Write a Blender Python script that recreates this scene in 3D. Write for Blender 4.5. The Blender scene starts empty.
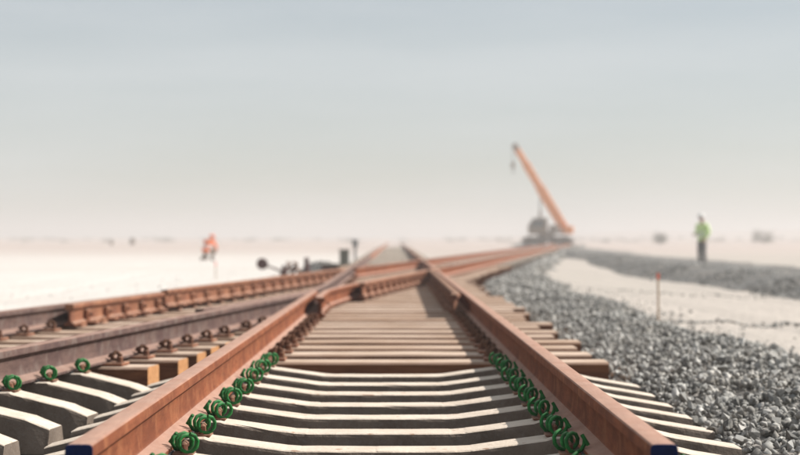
import bpy, bmesh, math, random
import numpy as np
from mathutils import Vector, Matrix, Quaternion

random.seed(7)
rng = np.random.default_rng(11)
R = math.radians
sc = bpy.context.scene
COL = sc.collection

# ------------------------------------------------------------------ camera, sky, sun, exposure
RT = 0.39                       # height of the rail tops; the sleepers stand on z = 0
EYE = RT + 0.53
cam = bpy.data.cameras.new('camera')
cam.sensor_width = 36.0
cam.lens = 85.0
cam.clip_start, cam.clip_end = 0.05, 12000
cam.dof.use_dof = True
cam.dof.focus_distance = 6.9
cam.dof.aperture_fstop = 3.2
camo = bpy.data.objects.new('camera', cam)
COL.objects.link(camo)
camo.location = (0, 0, EYE)
camo.rotation_euler = (R(90) + math.atan(10.5 / 1889), 0, -math.atan(5 / 1889))
sc.camera = camo

SUN_AZ, SUN_EL = 74.0, 40.5     # azimuth clockwise from the track direction (+Y)
world = bpy.data.worlds.new('World')
sc.world = world
world.use_nodes = True
wn = world.node_tree
sky = wn.nodes.new('ShaderNodeTexSky')
sky.sky_type = 'NISHITA'
sky.sun_disc = False
sky.sun_elevation = R(SUN_EL)
sky.sun_rotation = R(SUN_AZ)
sky.air_density = 1.0
sky.dust_density = 0.3
sky.ozone_density = 1.4
tcw = wn.nodes.new('ShaderNodeTexCoord')
mpw = wn.nodes.new('ShaderNodeMapping')
mpw.inputs['Scale'].default_value = (1.0, 1.0, 7.0)
mpw.inputs['Rotation'].default_value = (0, R(3), 0)
nzw = wn.nodes.new('ShaderNodeTexNoise')
nzw.inputs['Scale'].default_value = 2.6
nzw.inputs['Detail'].default_value = 6
mrw = wn.nodes.new('ShaderNodeMapRange')                # thin dust veil with faint cirrus streaks over the whole sky
mrw.inputs[1].default_value, mrw.inputs[2].default_value = .3, .75
mrw.inputs[3].default_value, mrw.inputs[4].default_value = .40, .80
mxw = wn.nodes.new('ShaderNodeMix')
mxw.data_type = 'RGBA'
mxw.inputs[7].default_value = (10.1, 10.55, 10.8, 1)
wn.links.new(tcw.outputs['Generated'], mpw.inputs[0])
wn.links.new(mpw.outputs[0], nzw.inputs['Vector'])
wn.links.new(nzw.outputs['Fac'], mrw.inputs[0])
wn.links.new(mrw.outputs[0], mxw.inputs[0])
wn.links.new(sky.outputs[0], mxw.inputs[6])
wn.links.new(mxw.outputs[2], wn.nodes['Background'].inputs[0])
wn.nodes['Background'].inputs[1].default_value = 0.05

sun = bpy.data.lights.new('sun', 'SUN')
sun.energy = 5.0
sun.angle = R(0.55)
sun.color = (1.0, 0.955, 0.90)
suno = bpy.data.objects.new('sun', sun)
COL.objects.link(suno)
S = Vector((math.cos(R(SUN_EL)) * math.sin(R(SUN_AZ)), math.cos(R(SUN_EL)) * math.cos(R(SUN_AZ)), math.sin(R(SUN_EL))))
suno.rotation_euler = S.to_track_quat('Z', 'Y').to_euler()
suno.location = (20, 20, 60)

vs = sc.view_settings
vs.view_transform = 'Standard'
vs.look = 'None'
vs.exposure = 0.53
vs.gamma = 1.0
sc.cycles.volume_bounces = 2
sc.cycles.max_bounces = 8
sc.cycles.use_denoising = True
HAZE = 0.0017

# ------------------------------------------------------------------ helpers
ORD = ('first second third fourth fifth sixth seventh eighth ninth tenth eleventh twelfth thirteenth fourteenth fifteenth '
       'sixteenth seventeenth eighteenth nineteenth twentieth').split()


def obj(name, me, mat=None, parent=None, loc=None, rotz=None):
    o = bpy.data.objects.new(name, me)
    COL.objects.link(o)
    if mat is not None and me is not None and len(me.materials) == 0:
        me.materials.append(mat)
    if parent is not None:
        o.parent = parent
    if loc is not None:
        o.location = loc
    if rotz is not None:
        o.rotation_euler = (0, 0, rotz)
    return o


def thing(name, label, cat, loc=(0, 0, 0), rotz=0.0, group=None):
    o = obj(name, None, loc=loc, rotz=rotz)
    return tag(o, label, cat, group)


def tag(o, label, cat, group=None):
    o['label'] = label
    o['category'] = cat
    if group:
        o['group'] = group
    return o


def setting(o, kind='structure'):
    o['kind'] = kind
    return o


class MB:
    """collects vertices and faces of one mesh"""
    def __init__(self):
        self.v, self.f = [], []

    def add(self, vs_, fs_):
        n = len(self.v)
        self.v += [tuple(p) for p in vs_]
        self.f += [tuple(i + n for i in q) for q in fs_]
        return self

    def box(self, lo, hi, bev=0.0, mat4=None):
        x0, y0, z0 = lo
        x1, y1, z1 = hi
        b = min(bev, (x1 - x0) * .45, (y1 - y0) * .45, (z1 - z0) * .45)
        if b <= 0:
            v = [(x, y, z) for z in (z0, z1) for y in (y0, y1) for x in (x0, x1)]
            f = [(0, 2, 3, 1), (4, 5, 7, 6), (0, 1, 5, 4), (2, 6, 7, 3), (0, 4, 6, 2), (1, 3, 7, 5)]
        else:
            bm = bmesh.new()
            bmesh.ops.create_cube(bm, size=1.0)
            for q in bm.verts:
                q.co = Vector(((x0 + x1) / 2 + q.co.x * (x1 - x0), (y0 + y1) / 2 + q.co.y * (y1 - y0), (z0 + z1) / 2 + q.co.z * (z1 - z0)))
            bmesh.ops.bevel(bm, geom=bm.edges[:], offset=b, segments=1, affect='EDGES')
            bm.verts.index_update()
            v = [tuple(q.co) for q in bm.verts]
            f = [tuple(q.index for q in fc.verts) for fc in bm.faces]
            bm.free()
        if mat4 is not None:
            v = [tuple(mat4 @ Vector(p)) for p in v]
        return self.add(v, f)

    def tube(self, pts, rad, n=8, cap=True):
        pts = [Vector(p) for p in pts]
        rads = rad if isinstance(rad, (list, tuple)) else [rad] * len(pts)
        v, f = [], []
        ref = None
        for i, p in enumerate(pts):
            t = (pts[min(i + 1, len(pts) - 1)] - pts[max(i - 1, 0)]).normalized()
            if ref is None:
                ref = Vector((0, 0, 1)) if abs(t.z) < .9 else Vector((1, 0, 0))
            u = (ref - t * ref.dot(t)).normalized()
            ref = u
            w = t.cross(u)
            for k in range(n):
                a = 2 * math.pi * k / n
                v.append(p + (u * math.cos(a) + w * math.sin(a)) * rads[i])
        for i in range(len(pts) - 1):
            for k in range(n):
                a, b = i * n + k, i * n + (k + 1) % n
                f.append((a, b, b + n, a + n))
        if cap:
            f.append(tuple(reversed(range(n))))
            f.append(tuple(range((len(pts) - 1) * n, len(pts) * n)))
        return self.add(v, f)

    def lathe(self, prof, n=16, mat4=None):
        v, f = [], []
        for r, z in prof:
            for k in range(n):
                a = 2 * math.pi * k / n
                v.append(Vector((r * math.cos(a), r * math.sin(a), z)))
        for i in range(len(prof) - 1):
            for k in range(n):
                a, b = i * n + k, i * n + (k + 1) % n
                f.append((a, b, b + n, a + n))
        f.append(tuple(reversed(range(n))))
        f.append(tuple(range((len(prof) - 1) * n, len(prof) * n)))
        if mat4 is not None:
            v = [mat4 @ p for p in v]
        return self.add(v, f)

    def mesh(self, name, smooth=None):
        me = bpy.data.meshes.new(name)
        me.from_pydata(self.v, [], self.f)
        me.update()
        if smooth is not None:
            me.shade_smooth()
            me.set_sharp_from_angle(angle=R(smooth))
        return me

    def build(self, name, mat, parent=None, smooth=None, loc=None, rotz=None):
        return obj(name, self.mesh(name, smooth), mat, parent, loc, rotz)


def catmull(pts, k=6):
    P = [Vector(p) for p in pts]
    P = [P[0] * 2 - P[1]] + P + [P[-1] * 2 - P[-2]]
    out = []
    for i in range(1, len(P) - 2):
        a, b, c, d = P[i - 1], P[i], P[i + 1], P[i + 2]
        for j in range(k):
            t = j / k
            out.append(.5 * (2 * b + (c - a) * t + (2 * a - 5 * b + 4 * c - d) * t * t + (3 * b - a - 3 * c + d) * t ** 3))
    out.append(P[-2])
    return out


def vnoise(x, y, seed=0):
    """smooth value noise, arrays"""
    x = np.asarray(x, float)
    y = np.asarray(y, float)
    xi, yi = np.floor(x), np.floor(y)
    xf, yf = x - xi, y - yi
    u, v = xf * xf * (3 - 2 * xf), yf * yf * (3 - 2 * yf)

    def h(a, b):
        s = np.sin(a * 127.1 + b * 311.7 + seed * 74.7) * 43758.5453
        return s - np.floor(s)
    return (h(xi, yi) * (1 - u) + h(xi + 1, yi) * u) * (1 - v) + (h(xi, yi + 1) * (1 - u) + h(xi + 1, yi + 1) * u) * v - .5


def grid_mesh(name, X, Y, Z):
    ny, nx = X.shape
    me = bpy.data.meshes.new(name)
    co = np.stack([X, Y, Z], -1).reshape(-1, 3)
    i = np.arange(nx * ny).reshape(ny, nx)
    q = np.stack([i[:-1, :-1], i[:-1, 1:], i[1:, 1:], i[1:, :-1]], -1).reshape(-1, 4)
    me.vertices.add(len(co))
    me.vertices.foreach_set('co', co.astype(np.float32).ravel())
    me.loops.add(q.size)
    me.loops.foreach_set('vertex_index', q.astype(np.int32).ravel())
    me.polygons.add(len(q))
    me.polygons.foreach_set('loop_start', (np.arange(len(q)) * 4).astype(np.int32))
    me.polygons.foreach_set('loop_total', np.full(len(q), 4, np.int32))
    me.update(calc_edges=True)
    me.shade_smooth()
    return me


# ------------------------------------------------------------------ materials
class NT:
    def __init__(self, name):
        self.m = bpy.data.materials.new(name)
        self.m.use_nodes = True
        self.t = self.m.node_tree
        self.b = self.t.nodes['Principled BSDF']
        self.geo = None

    def node(self, kind, **kw):
        n = self.t.nodes.new(kind)
        for k, v in kw.items():
            setattr(n, k, v)
        return n

    def put(self, sock, val):
        if hasattr(val, 'is_linked'):
            self.t.links.new(val, sock)
        else:
            if hasattr(val, '__len__') and len(val) == 3 and len(sock.default_value) == 4:
                val = (*val, 1)
            sock.default_value = val

    def pos(self):
        if self.geo is None:
            self.geo = self.node('ShaderNodeNewGeometry')
        return self.geo.outputs['Position']

    def local(self):
        return self.node('ShaderNodeTexCoord').outputs['Object']

    def stretch(self, vec, s):
        n = self.node('ShaderNodeMapping')
        self.put(n.inputs['Vector'], vec)
        n.inputs['Scale'].default_value = s
        return n.outputs[0]

    def noise(self, vec, scale, detail=4.0, rough=.6):
        n = self.node('ShaderNodeTexNoise')
        self.put(n.inputs['Vector'], vec)
        n.inputs['Scale'].default_value = scale
        n.inputs['Detail'].default_value = detail
        n.inputs['Roughness'].default_value = rough
        return n.outputs['Fac']

    def ramp(self, fac, stops):
        n = self.node('ShaderNodeValToRGB')
        self.put(n.inputs[0], fac)
        e = n.color_ramp.elements
        while len(e) < len(stops):
            e.new(.5)
        for el, (p, c) in zip(e, stops):
            el.position = p
            el.color = (*c, 1) if hasattr(c, '__len__') else (c, c, c, 1)
        return n.outputs[0]

    def mix(self, fac, a, b, blend='MIX'):
        n = self.node('ShaderNodeMix', data_type='RGBA', blend_type=blend)
        self.put(n.inputs[0], fac)
        self.put(n.inputs[6], a)
        self.put(n.inputs[7], b)
        return n.outputs[2]

    def math(self, op, a, b=0.0, clamp=False):
        n = self.node('ShaderNodeMath', operation=op, use_clamp=clamp)
        self.put(n.inputs[0], a)
        self.put(n.inputs[1], b)
        return n.outputs[0]

    def upness(self, lo=.35, hi=.9):
        self.pos()
        s = self.node('ShaderNodeSeparateXYZ')
        self.t.links.new(self.geo.outputs['Normal'], s.inputs[0])
        n = self.node('ShaderNodeMapRange')
        self.put(n.inputs[0], s.outputs[2])
        n.inputs[1].default_value = lo
        n.inputs[2].default_value = hi
        return n.outputs[0]

    def island(self):
        self.pos()
        return self.geo.outputs['Random Per Island']

    def objrand(self):
        return self.node('ShaderNodeObjectInfo').outputs['Random']

    def bump(self, h, dist, strength=1.0):
        n = self.node('ShaderNodeBump')
        n.inputs['Distance'].default_value = dist
        n.inputs['Strength'].default_value = strength
        self.put(n.inputs['Height'], h)
        self.t.links.new(n.outputs[0], self.b.inputs['Normal'])

    def out(self, color, rough=.8, metal=0.0, spec=.5):
        self.put(self.b.inputs['Base Color'], color)
        self.put(self.b.inputs['Roughness'], rough)
        self.b.inputs['Metallic'].default_value = metal
        self.b.inputs['Specular IOR Level'].default_value = spec
        return self.m


def simple(name, c, rough=.6, metal=0.0, var=.25, scale=9.0, spec=.5, dust=0.0):
    k = NT(name)
    f = k.noise(k.pos(), scale, 5)
    lo = tuple(x * (1 - var) for x in c)
    hi = tuple(min(1, x * (1 + var)) for x in c)
    col = k.ramp(f, [(.3, lo), (.7, hi)])
    if dust:
        col = k.mix(k.math('MULTIPLY', k.upness(.2, .95), dust), col, (.52, .44, .35))
    return k.out(col, rough, metal, spec)


M = {}
# sand: pale, whiter west of the tracks, pinkish tan east of them
k = NT('sand')
p = k.pos()
sx = k.node('ShaderNodeSeparateXYZ')
k.put(sx.inputs[0], p)
mr = k.node('ShaderNodeMapRange', interpolation_type='SMOOTHSTEP')
k.put(mr.inputs[0], sx.outputs[0])
mr.inputs[1].default_value, mr.inputs[2].default_value = -3.5, 3.0
tone = k.mix(mr.outputs[0], (.60, .57, .53), (.40, .36, .315))
far = k.node('ShaderNodeMapRange', interpolation_type='SMOOTHSTEP')
k.put(far.inputs[0], sx.outputs[1])
far.inputs[1].default_value, far.inputs[2].default_value = 60, 170
tone = k.mix(far.outputs[0], tone, (.44, .36, .32))
big = k.noise(k.stretch(p, (.35, 1, 1)), .06, 4)
tone = k.mix(k.ramp(big, [(.38, 0.0), (.62, .45)]), tone, (.50, .44, .39))
fine = k.noise(p, 14, 6)
tone = k.mix(k.ramp(fine, [(.3, .0), (.75, .30)]), tone, (.42, .37, .32))
k.bump(k.math('ADD', k.noise(p, 5, 6), k.noise(k.stretch(p, (1.0, .35, 1)), 11, 3)), .035)
M['sand'] = k.out(tone, .95, 0, .2)

k = NT('gravel_bed')
p = k.pos()
vo = k.node('ShaderNodeTexVoronoi')
k.put(vo.inputs['Vector'], p)
vo.inputs['Scale'].default_value = 26
sep = k.node('ShaderNodeSeparateColor')
k.put(sep.inputs[0], vo.outputs['Color'])
c1 = k.ramp(sep.outputs[0], [(.0, (.055, .053, .05)), (.5, (.12, .115, .108)), (1, (.22, .21, .195))])
c1 = k.mix(k.ramp(k.noise(p, 1.2, 4), [(.45, .0), (.7, .5)]), c1, (.30, .25, .20))
k.bump(k.math('SUBTRACT', 1.0, vo.outputs['Distance']), .03)
M['gravel'] = k.out(c1, .95, 0, .2)

k = NT('bank_gravel')
p = k.pos()
vo = k.node('ShaderNodeTexVoronoi')
k.put(vo.inputs['Vector'], p)
vo.inputs['Scale'].default_value = 26
sep = k.node('ShaderNodeSeparateColor')
k.put(sep.inputs[0], vo.outputs['Color'])
c1 = k.ramp(sep.outputs[0], [(.0, (.12, .117, .11)), (.5, (.19, .185, .174)), (1, (.29, .28, .26))])
c1 = k.mix(k.ramp(k.noise(p, 1.2, 4), [(.45, .0), (.7, .5)]), c1, (.30, .25, .20))
k.bump(k.math('SUBTRACT', 1.0, vo.outputs['Distance']), .03)
M['bank'] = k.out(c1, .95, 0, .2)

k = NT('crushed_stone')
p = k.pos()
r = k.island()
c1 = k.ramp(r, [(0, (.04, .041, .04)), (.25, (.095, .096, .092)), (.55, (.20, .20, .19)), (.82, (.34, .335, .315)), (1, (.56, .54, .50))])
c1 = k.mix(k.math('MULTIPLY', k.ramp(k.noise(p, 60, 4), [(.35, 0.0), (.7, 1.0)]), .45), c1, (.44, .41, .36))
c1 = k.mix(k.math('MULTIPLY', k.ramp(k.noise(p, 2.2, 5), [(.45, 0.0), (.7, 1.0)]), .28), c1, (.36, .31, .25))
M['stone'] = k.out(c1, .9, 0, .3)

k = NT('crushed_stone_single')
p = k.pos()
r = k.objrand()
c1 = k.ramp(r, [(0, (.04, .041, .04)), (.25, (.095, .096, .092)), (.55, (.20, .20, .19)), (.82, (.34, .335, .315)), (1, (.56, .54, .50))])
c1 = k.mix(k.math('MULTIPLY', k.ramp(k.noise(p, 60, 4), [(.35, 0.0), (.7, 1.0)]), .45), c1, (.42, .40, .36))
c1 = k.mix(k.math('MULTIPLY', k.ramp(k.noise(p, 2.2, 5), [(.45, 0.0), (.7, 1.0)]), .28), c1, (.36, .31, .25))
M['stone_one'] = k.out(c1, .9, 0, .3)


k = NT('dark_crushed_stone')
c1 = k.ramp(k.island(), [(0, (.10, .098, .092)), (.5, (.20, .195, .182)), (1, (.36, .345, .32))])
M['stone_dark'] = k.out(c1, .92, 0, .3)


def rust(name, side, top, rough=.62, dust=.75):
    k = NT(name)
    p = k.pos()
    n1 = k.noise(p, 3.0, 5)
    n2 = k.noise(k.stretch(p, (1, .12, 1)), 40, 5, .65)
    n3 = k.noise(p, 120, 3)
    dark = tuple(x * .62 for x in side)
    lite = (min(1, side[0] * 1.25), side[1] * 1.25, side[2] * 1.25)
    c = k.ramp(n2, [(.28, dark), (.5, side), (.74, lite)])
    c = k.mix(k.ramp(n1, [(.4, 0.0), (.62, .75)]), c, (side[0] * .58, side[1] * .55, side[2] * .62))
    c = k.mix(k.ramp(k.noise(p, 9, 4), [(.5, 0.0), (.66, .8)]), c, (side[0] * 1.25, side[1] * 1.5, side[2] * 1.55))
    c = k.mix(k.ramp(n3, [(.52, 0.0), (.72, .55)]), c, (side[0] * .4, side[1] * .35, side[2] * .4))
    up = k.math('MULTIPLY', k.upness(.3, .95), dust)  # paler tops: part dust, part grazing sky sheen put into the colour
    streak = k.ramp(n2, [(.25, tuple(x * .78 for x in top)), (.7, top)])
    streak = k.mix(k.ramp(n3, [(.48, 0.0), (.75, .55)]), streak, (top[0] * .62, top[1] * .52, top[2] * .48))
    streak = k.mix(k.ramp(k.noise(p, 6, 5), [(.45, 0.0), (.7, .6)]), streak, (top[0] * .74, top[1] * .6, top[2] * .54))
    c = k.mix(up, c, streak)
    k.bump(k.math('ADD', n2, n3), .0012)
    return k.out(c, .85, 0, .12)


M['rail'] = rust('rusty_rail_steel', (.22, .072, .032), (.50, .335, .26))  # side tone lowered to deepen the shade on it
M['rail_dark'] = rust('weathered_rail_steel', (.13, .082, .068), (.42, .28, .22), dust=.65)
M['iron'] = rust('rusty_iron', (.19, .085, .05), (.36, .24, .17), dust=.5)
M['plate'] = rust('rusty_baseplate', (.24, .10, .055), (.45, .30, .22), dust=.7)
M['clip_rust'] = rust('rusty_clip_steel', (.13, .06, .035), (.24, .14, .09), dust=.35)

k = NT('dusty_top_shade_side_concrete')
p = k.pos()
n1 = k.noise(p, 7, 6)
n2 = k.noise(p, 55, 5)
side = k.ramp(n1, [(.3, (.12, .092, .072)), (.7, (.20, .16, .128))])  # sides coloured darker than the dusty tops to deepen the shade between sleepers
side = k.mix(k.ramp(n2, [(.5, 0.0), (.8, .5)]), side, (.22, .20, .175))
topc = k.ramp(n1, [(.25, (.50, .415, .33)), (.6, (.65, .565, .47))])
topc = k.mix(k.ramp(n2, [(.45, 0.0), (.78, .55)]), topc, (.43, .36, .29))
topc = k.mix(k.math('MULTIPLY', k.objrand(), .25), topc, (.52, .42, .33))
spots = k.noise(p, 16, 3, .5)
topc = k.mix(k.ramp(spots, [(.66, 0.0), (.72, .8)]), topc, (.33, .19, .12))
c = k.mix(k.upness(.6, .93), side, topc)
k.bump(n2, .004)
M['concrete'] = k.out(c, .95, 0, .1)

k = NT('sleeper_timber')
p = k.pos()
g = k.noise(k.stretch(p, (.06, 1, 1)), 42, 6, .7)
n1 = k.noise(p, 2.5, 5)
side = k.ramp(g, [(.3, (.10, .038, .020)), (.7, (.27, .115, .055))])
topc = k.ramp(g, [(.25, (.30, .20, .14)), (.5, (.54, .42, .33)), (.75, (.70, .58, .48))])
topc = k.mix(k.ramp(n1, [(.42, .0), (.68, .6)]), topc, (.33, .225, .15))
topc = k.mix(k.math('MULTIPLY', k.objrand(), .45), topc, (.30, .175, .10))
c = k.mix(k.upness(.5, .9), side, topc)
k.bump(g, .006)
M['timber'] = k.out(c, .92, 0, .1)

k = NT('sawn_timber_end')
p = k.pos()
rg = k.noise(k.stretch(p, (1, 1, 1)), 35, 5)
M['timber_end'] = k.out(k.ramp(rg, [(.3, (.36, .17, .07)), (.7, (.55, .29, .13))]), .85, 0, .2)

M['blue'] = simple('navy_blue_paint', (.002, .010, .055), .6, var=.3, scale=30, spec=.12)
k = NT('green_clip_paint')
p = k.pos()
c = k.ramp(k.noise(p, 45, 4), [(.3, (.004, .075, .014)), (.6, (.014, .17, .034)), (.8, (.05, .28, .08))])
c = k.mix(k.math('MULTIPLY', k.upness(.5, 1.0), .25), c, (.40, .42, .30))
c = k.mix(k.ramp(k.noise(p, 130, 3), [(.66, 0.0), (.74, .8)]), c, (.12, .06, .03))
M['green'] = k.out(c, .65, 0, .2)
M['rubber'] = simple('black_rail_pad', (.03, .03, .032), .8)
M['orange'] = simple('orange_crane_paint', (.80, .27, .06), .45, var=.15, scale=2)
M['crane_grey'] = simple('grey_brown_machine_paint', (.24, .185, .145), .6, var=.3, scale=2, dust=.3)
M['crane_cab'] = simple('tan_cab_paint', (.22, .16, .11), .5, var=.2, scale=2, dust=.3)
M['tyre'] = simple('dusty_tyre', (.05, .045, .04), .9, dust=.4)
M['steel'] = simple('grey_steel', (.20, .20, .20), .4, .6)
k = NT('cab_glass')
M['glass'] = k.out((.03, .04, .045), .08, 0, .6)
M['dark_paint'] = simple('maroon_black_paint', (.06, .018, .015), .5, dust=.15)
M['box_green'] = simple('olive_grey_paint', (.10, .10, .075), .6, dust=.3)
M['white'] = simple('white_paint', (.62, .61, .58), .5, var=.08)
M['red'] = simple('red_orange_paint', (.66, .12, .06), .6, var=.15)
M['wood'] = simple('weathered_stake_wood', (.42, .30, .20), .85, var=.3, scale=30)
M['skin'] = simple('skin', (.38, .22, .15), .55, var=.1)
M['vest_green'] = simple('hi_vis_yellow_green', (.62, .80, .34), .75, var=.15, scale=6)
M['vest_orange'] = simple('hi_vis_orange', (.85, .17, .035), .75, var=.15, scale=6)
M['reflect'] = simple('reflective_tape', (.70, .70, .68), .35, var=.05)
M['navy'] = simple('dark_work_trousers', (.15, .145, .14), .9, var=.25, scale=6)
M['khaki'] = simple('brown_work_trousers', (.15, .10, .065), .9, var=.25, scale=6)
M['boot'] = simple('boot_leather', (.06, .04, .028), .7)
M['leaf'] = simple('dusty_desert_leaves', (.12, .115, .07), .8, var=.4, scale=3)
M['bark'] = simple('dusty_bark', (.13, .10, .07), .9)


# ------------------------------------------------------------------ plan of the two tracks
TH = math.atan(.108)
GX = 0.7525
CX = -0.06                                    # centre of the main track
ML, MR_ = CX - GX, CX + GX
DX = 1.505 / math.cos(TH)


def sr(y):                                    # crossing track, rail nearer the main track
    return -0.77 + .108 * (y - 19.3)


def sl(y):
    return sr(y) - DX


# ------------------------------------------------------------------ the ground
def ground_z(X, Y):
    d = np.hypot(X, Y)
    z = -.055 + vnoise(X * .5, Y * .5, 1) * .03 * np.clip(d / 10, 0, 1) + vnoise(X * 1.7, Y * 1.7, 2) * .02
    z = z + vnoise(X * .05, Y * .05, 3) * .16 * np.clip((d - 30) / 60, 0, 1) + vnoise(X * .012, Y * .012, 5) * .5 * np.clip((d - 140) / 300, 0, 1)
    z = z + .75 * np.clip((d - 220) / 700, 0, 1)
    for c0, am, per, ph in ((4.55, .35, .07, 0.0), (-7.6, .9, .045, 1.0), (-13.0, 1.5, .03, 2.0)):   # wheel ruts of site vehicles
        c = c0 + am * np.sin(Y * per + ph)
        for w in (-.85, .85):
            q = (X - c - w) / .20
            z = z + (-.035 * np.exp(-q * q) + .022 * np.exp(-(np.abs(q) - 1.5) ** 2 * 3)) * (np.abs(Y) < 400)
    return np.where(np.abs(X + .5) < 3.4, np.minimum(z, -.03), z)


def geo_axis(step, near, far_, q):
    a = [0.0]
    while a[-1] < near:
        a.append(a[-1] + step)
    s = step
    while a[-1] < far_:
        s *= q
        a.append(a[-1] + s)
    return a


gx = geo_axis(.22, 14, 2400, 1.12)
gx = np.array([-v for v in gx[:0:-1]] + gx)
gy = np.array([-v for v in geo_axis(.6, 4, 2400, 1.3)[:0:-1]] + geo_axis(.22, 36, 2400, 1.06))
GXm, GYm = np.meshgrid(gx, gy)
setting(obj('ground', grid_mesh('ground', GXm, GYm, ground_z(GXm, GYm)), M['sand']))


# track bed of gravel under the sleepers, coloured dark to keep their gaps shaded
def strip(name, mat, ys, cols, kind='structure', bump_=.03, parent=None):
    X, Y, Z = [], [], []
    for y in ys:
        c = cols(y)
        X.append([a for a, b in c])
        Y.append([y] * len(c))
        Z.append([b for a, b in c])
    X, Y, Z = (np.array(a, float) for a in (X, Y, Z))
    n = (vnoise(X * 7, Y * 7, 4) + vnoise(X * 2.1, Y * 2.1, 6)) * bump_
    n[:, 0] = 0
    n[:, -1] = 0
    o = obj(name, grid_mesh(name, X, Y, Z + n), mat, parent)
    return setting(o, kind)


def bed_cols(y):
    w = 0.0 if y < 46 else 1.0
    lo = (min(sl(y), ML) if y < 49 else sl(y)) - .75
    hi = max(sr(y), MR_) + .75
    zt = -.012
    n = 24
    return [(lo - .35, -.10)] + [(lo + (hi - lo) * i / n, zt) for i in range(n + 1)] + [(hi + .35, -.10)]


strip('track_bed', M['gravel'], np.concatenate([np.arange(-8, 30, .25), np.arange(30, 240, 2.0)]), bed_cols, bump_=.02)


# sand drifted over the main track beyond the crossing
strip('sand_drift', M['sand'], np.arange(53.5, 160, 1.0), lambda y: [(ML - 1.1, -.12)] + [(ML - .5 + (2.505) * i / 12, -.05 + .235 * min(1, (y - 53.5) / 4)) for i in range(13)] + [(MR_ + 1.1, -.12)], bump_=.012)

# ballast shoulder east of the main track, then along the crossing track towards the crane
def sh0(y):
    a, b = 1.31, sr(y) + .62
    return a if b < a - 1 else .5 * (a + b + math.sqrt((a - b) ** 2 + .15))


SH = [(0, .02), (.06, .10), (.35, .125), (.8, .16), (1.15, .13), (1.5, .02), (1.78, -.07), (2.0, -.13)]
SH_D = []
for (a, za), (b, zb) in zip(SH[:-1], SH[1:]):
    for j in range(4):
        SH_D.append((a + (b - a) * j / 4, za + (zb - za) * j / 4))
SH_D.append(SH[-1])


def sh_width(y):
    return (1.0 + .13 * math.sin(y * .55) + .07 * math.sin(y * 1.7 + 1)) * (1 - .6 * min(1, max(0, (y - 30) / 20)))


shoulder = strip('ballast_shoulder', M['gravel'], np.concatenate([np.arange(-8, 40, .16), np.arange(40, 230, 1.5)]),
                 lambda y: [(sh0(y) + a * (sh_width(y) if a > .1 else 1), b - .03) for a, b in SH_D], bump_=.05)

# low gravel bank of the neighbouring line
BK = [(0, -.10), (.25, -.02), (.6, .10), (.95, .19), (1.3, .225), (2.0, .20), (3.2, .08), (4.5, .0), (6.2, -.05), (7.0, -.12)]


def bank_x(y):
    return 6.35 + .25 * math.sin(y * .11) + .15 * math.sin(y * .31 + 2) + max(0, y - 55) * .045


BK_D = []
for (a, za), (b, zb) in zip(BK[:-1], BK[1:]):
    for j in range(4):
        BK_D.append((a + (b - a) * j / 4, za + (zb - za) * j / 4))
BK_D.append(BK[-1])
bank = strip('gravel_bank', M['bank'], np.concatenate([np.arange(18, 75, .3), np.arange(75, 260, 2)]),
             lambda y: [(bank_x(y) + a, b + .02 * math.sin(y * .9 + a)) for a, b in BK_D], bump_=.06)

# low dunes far off beyond the crane
hx = np.linspace(-40, 900, 120)
hy = np.linspace(0, 1, 14)
HX, HT = np.meshgrid(hx, hy)
HY = 760 + 300 * HT + 60 * np.sin(HX * .006)
prof = np.sin(np.pi * HT) ** 1.3
env = np.clip((HX + 40) / 160, 0, 1) ** 1.5 * np.clip((900 - HX) / 200, 0, 1)
HZ = -.4 + prof * env * (5.0 + 2.2 * vnoise(HX * .012, HX * 0, 8) + 1.2 * vnoise(HX * .05, HY * .02, 9))
setting(obj('hills', grid_mesh('hills', HX, HY, HZ), M['sand']))

# ------------------------------------------------------------------ stones
STONES = []
for i in range(10):
    bm = bmesh.new()
    for j in range(11):
        v = rng.normal(size=3)
        v /= np.linalg.norm(v)
        bm.verts.new(Vector(v * rng.uniform(.75, 1.0)) * Vector((1, 1, 1)).x)
    res = bmesh.ops.convex_hull(bm, input=bm.verts[:])
    for v in [v for v in bm.verts if not v.link_faces]:
        bm.verts.remove(v)
    bmesh.ops.triangulate(bm, faces=bm.faces[:])
    bm.verts.index_update()
    STONES.append((np.array([v.co[:] for v in bm.verts]), np.array([[v.index for v in f.verts] for f in bm.faces])))
    bm.free()


def rand_mats(n):
    q = rng.normal(size=(n, 4))
    q /= np.linalg.norm(q, axis=1)[:, None]
    w, x, y, z = q.T
    return np.stack([np.stack([1 - 2 * (y * y + z * z), 2 * (x * y - z * w), 2 * (x * z + y * w)], -1),
                     np.stack([2 * (x * y + z * w), 1 - 2 * (x * x + z * z), 2 * (y * z - x * w)], -1),
                     np.stack([2 * (x * z - y * w), 2 * (y * z + x * w), 1 - 2 * (x * x + y * y)], -1)], 1)


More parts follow.
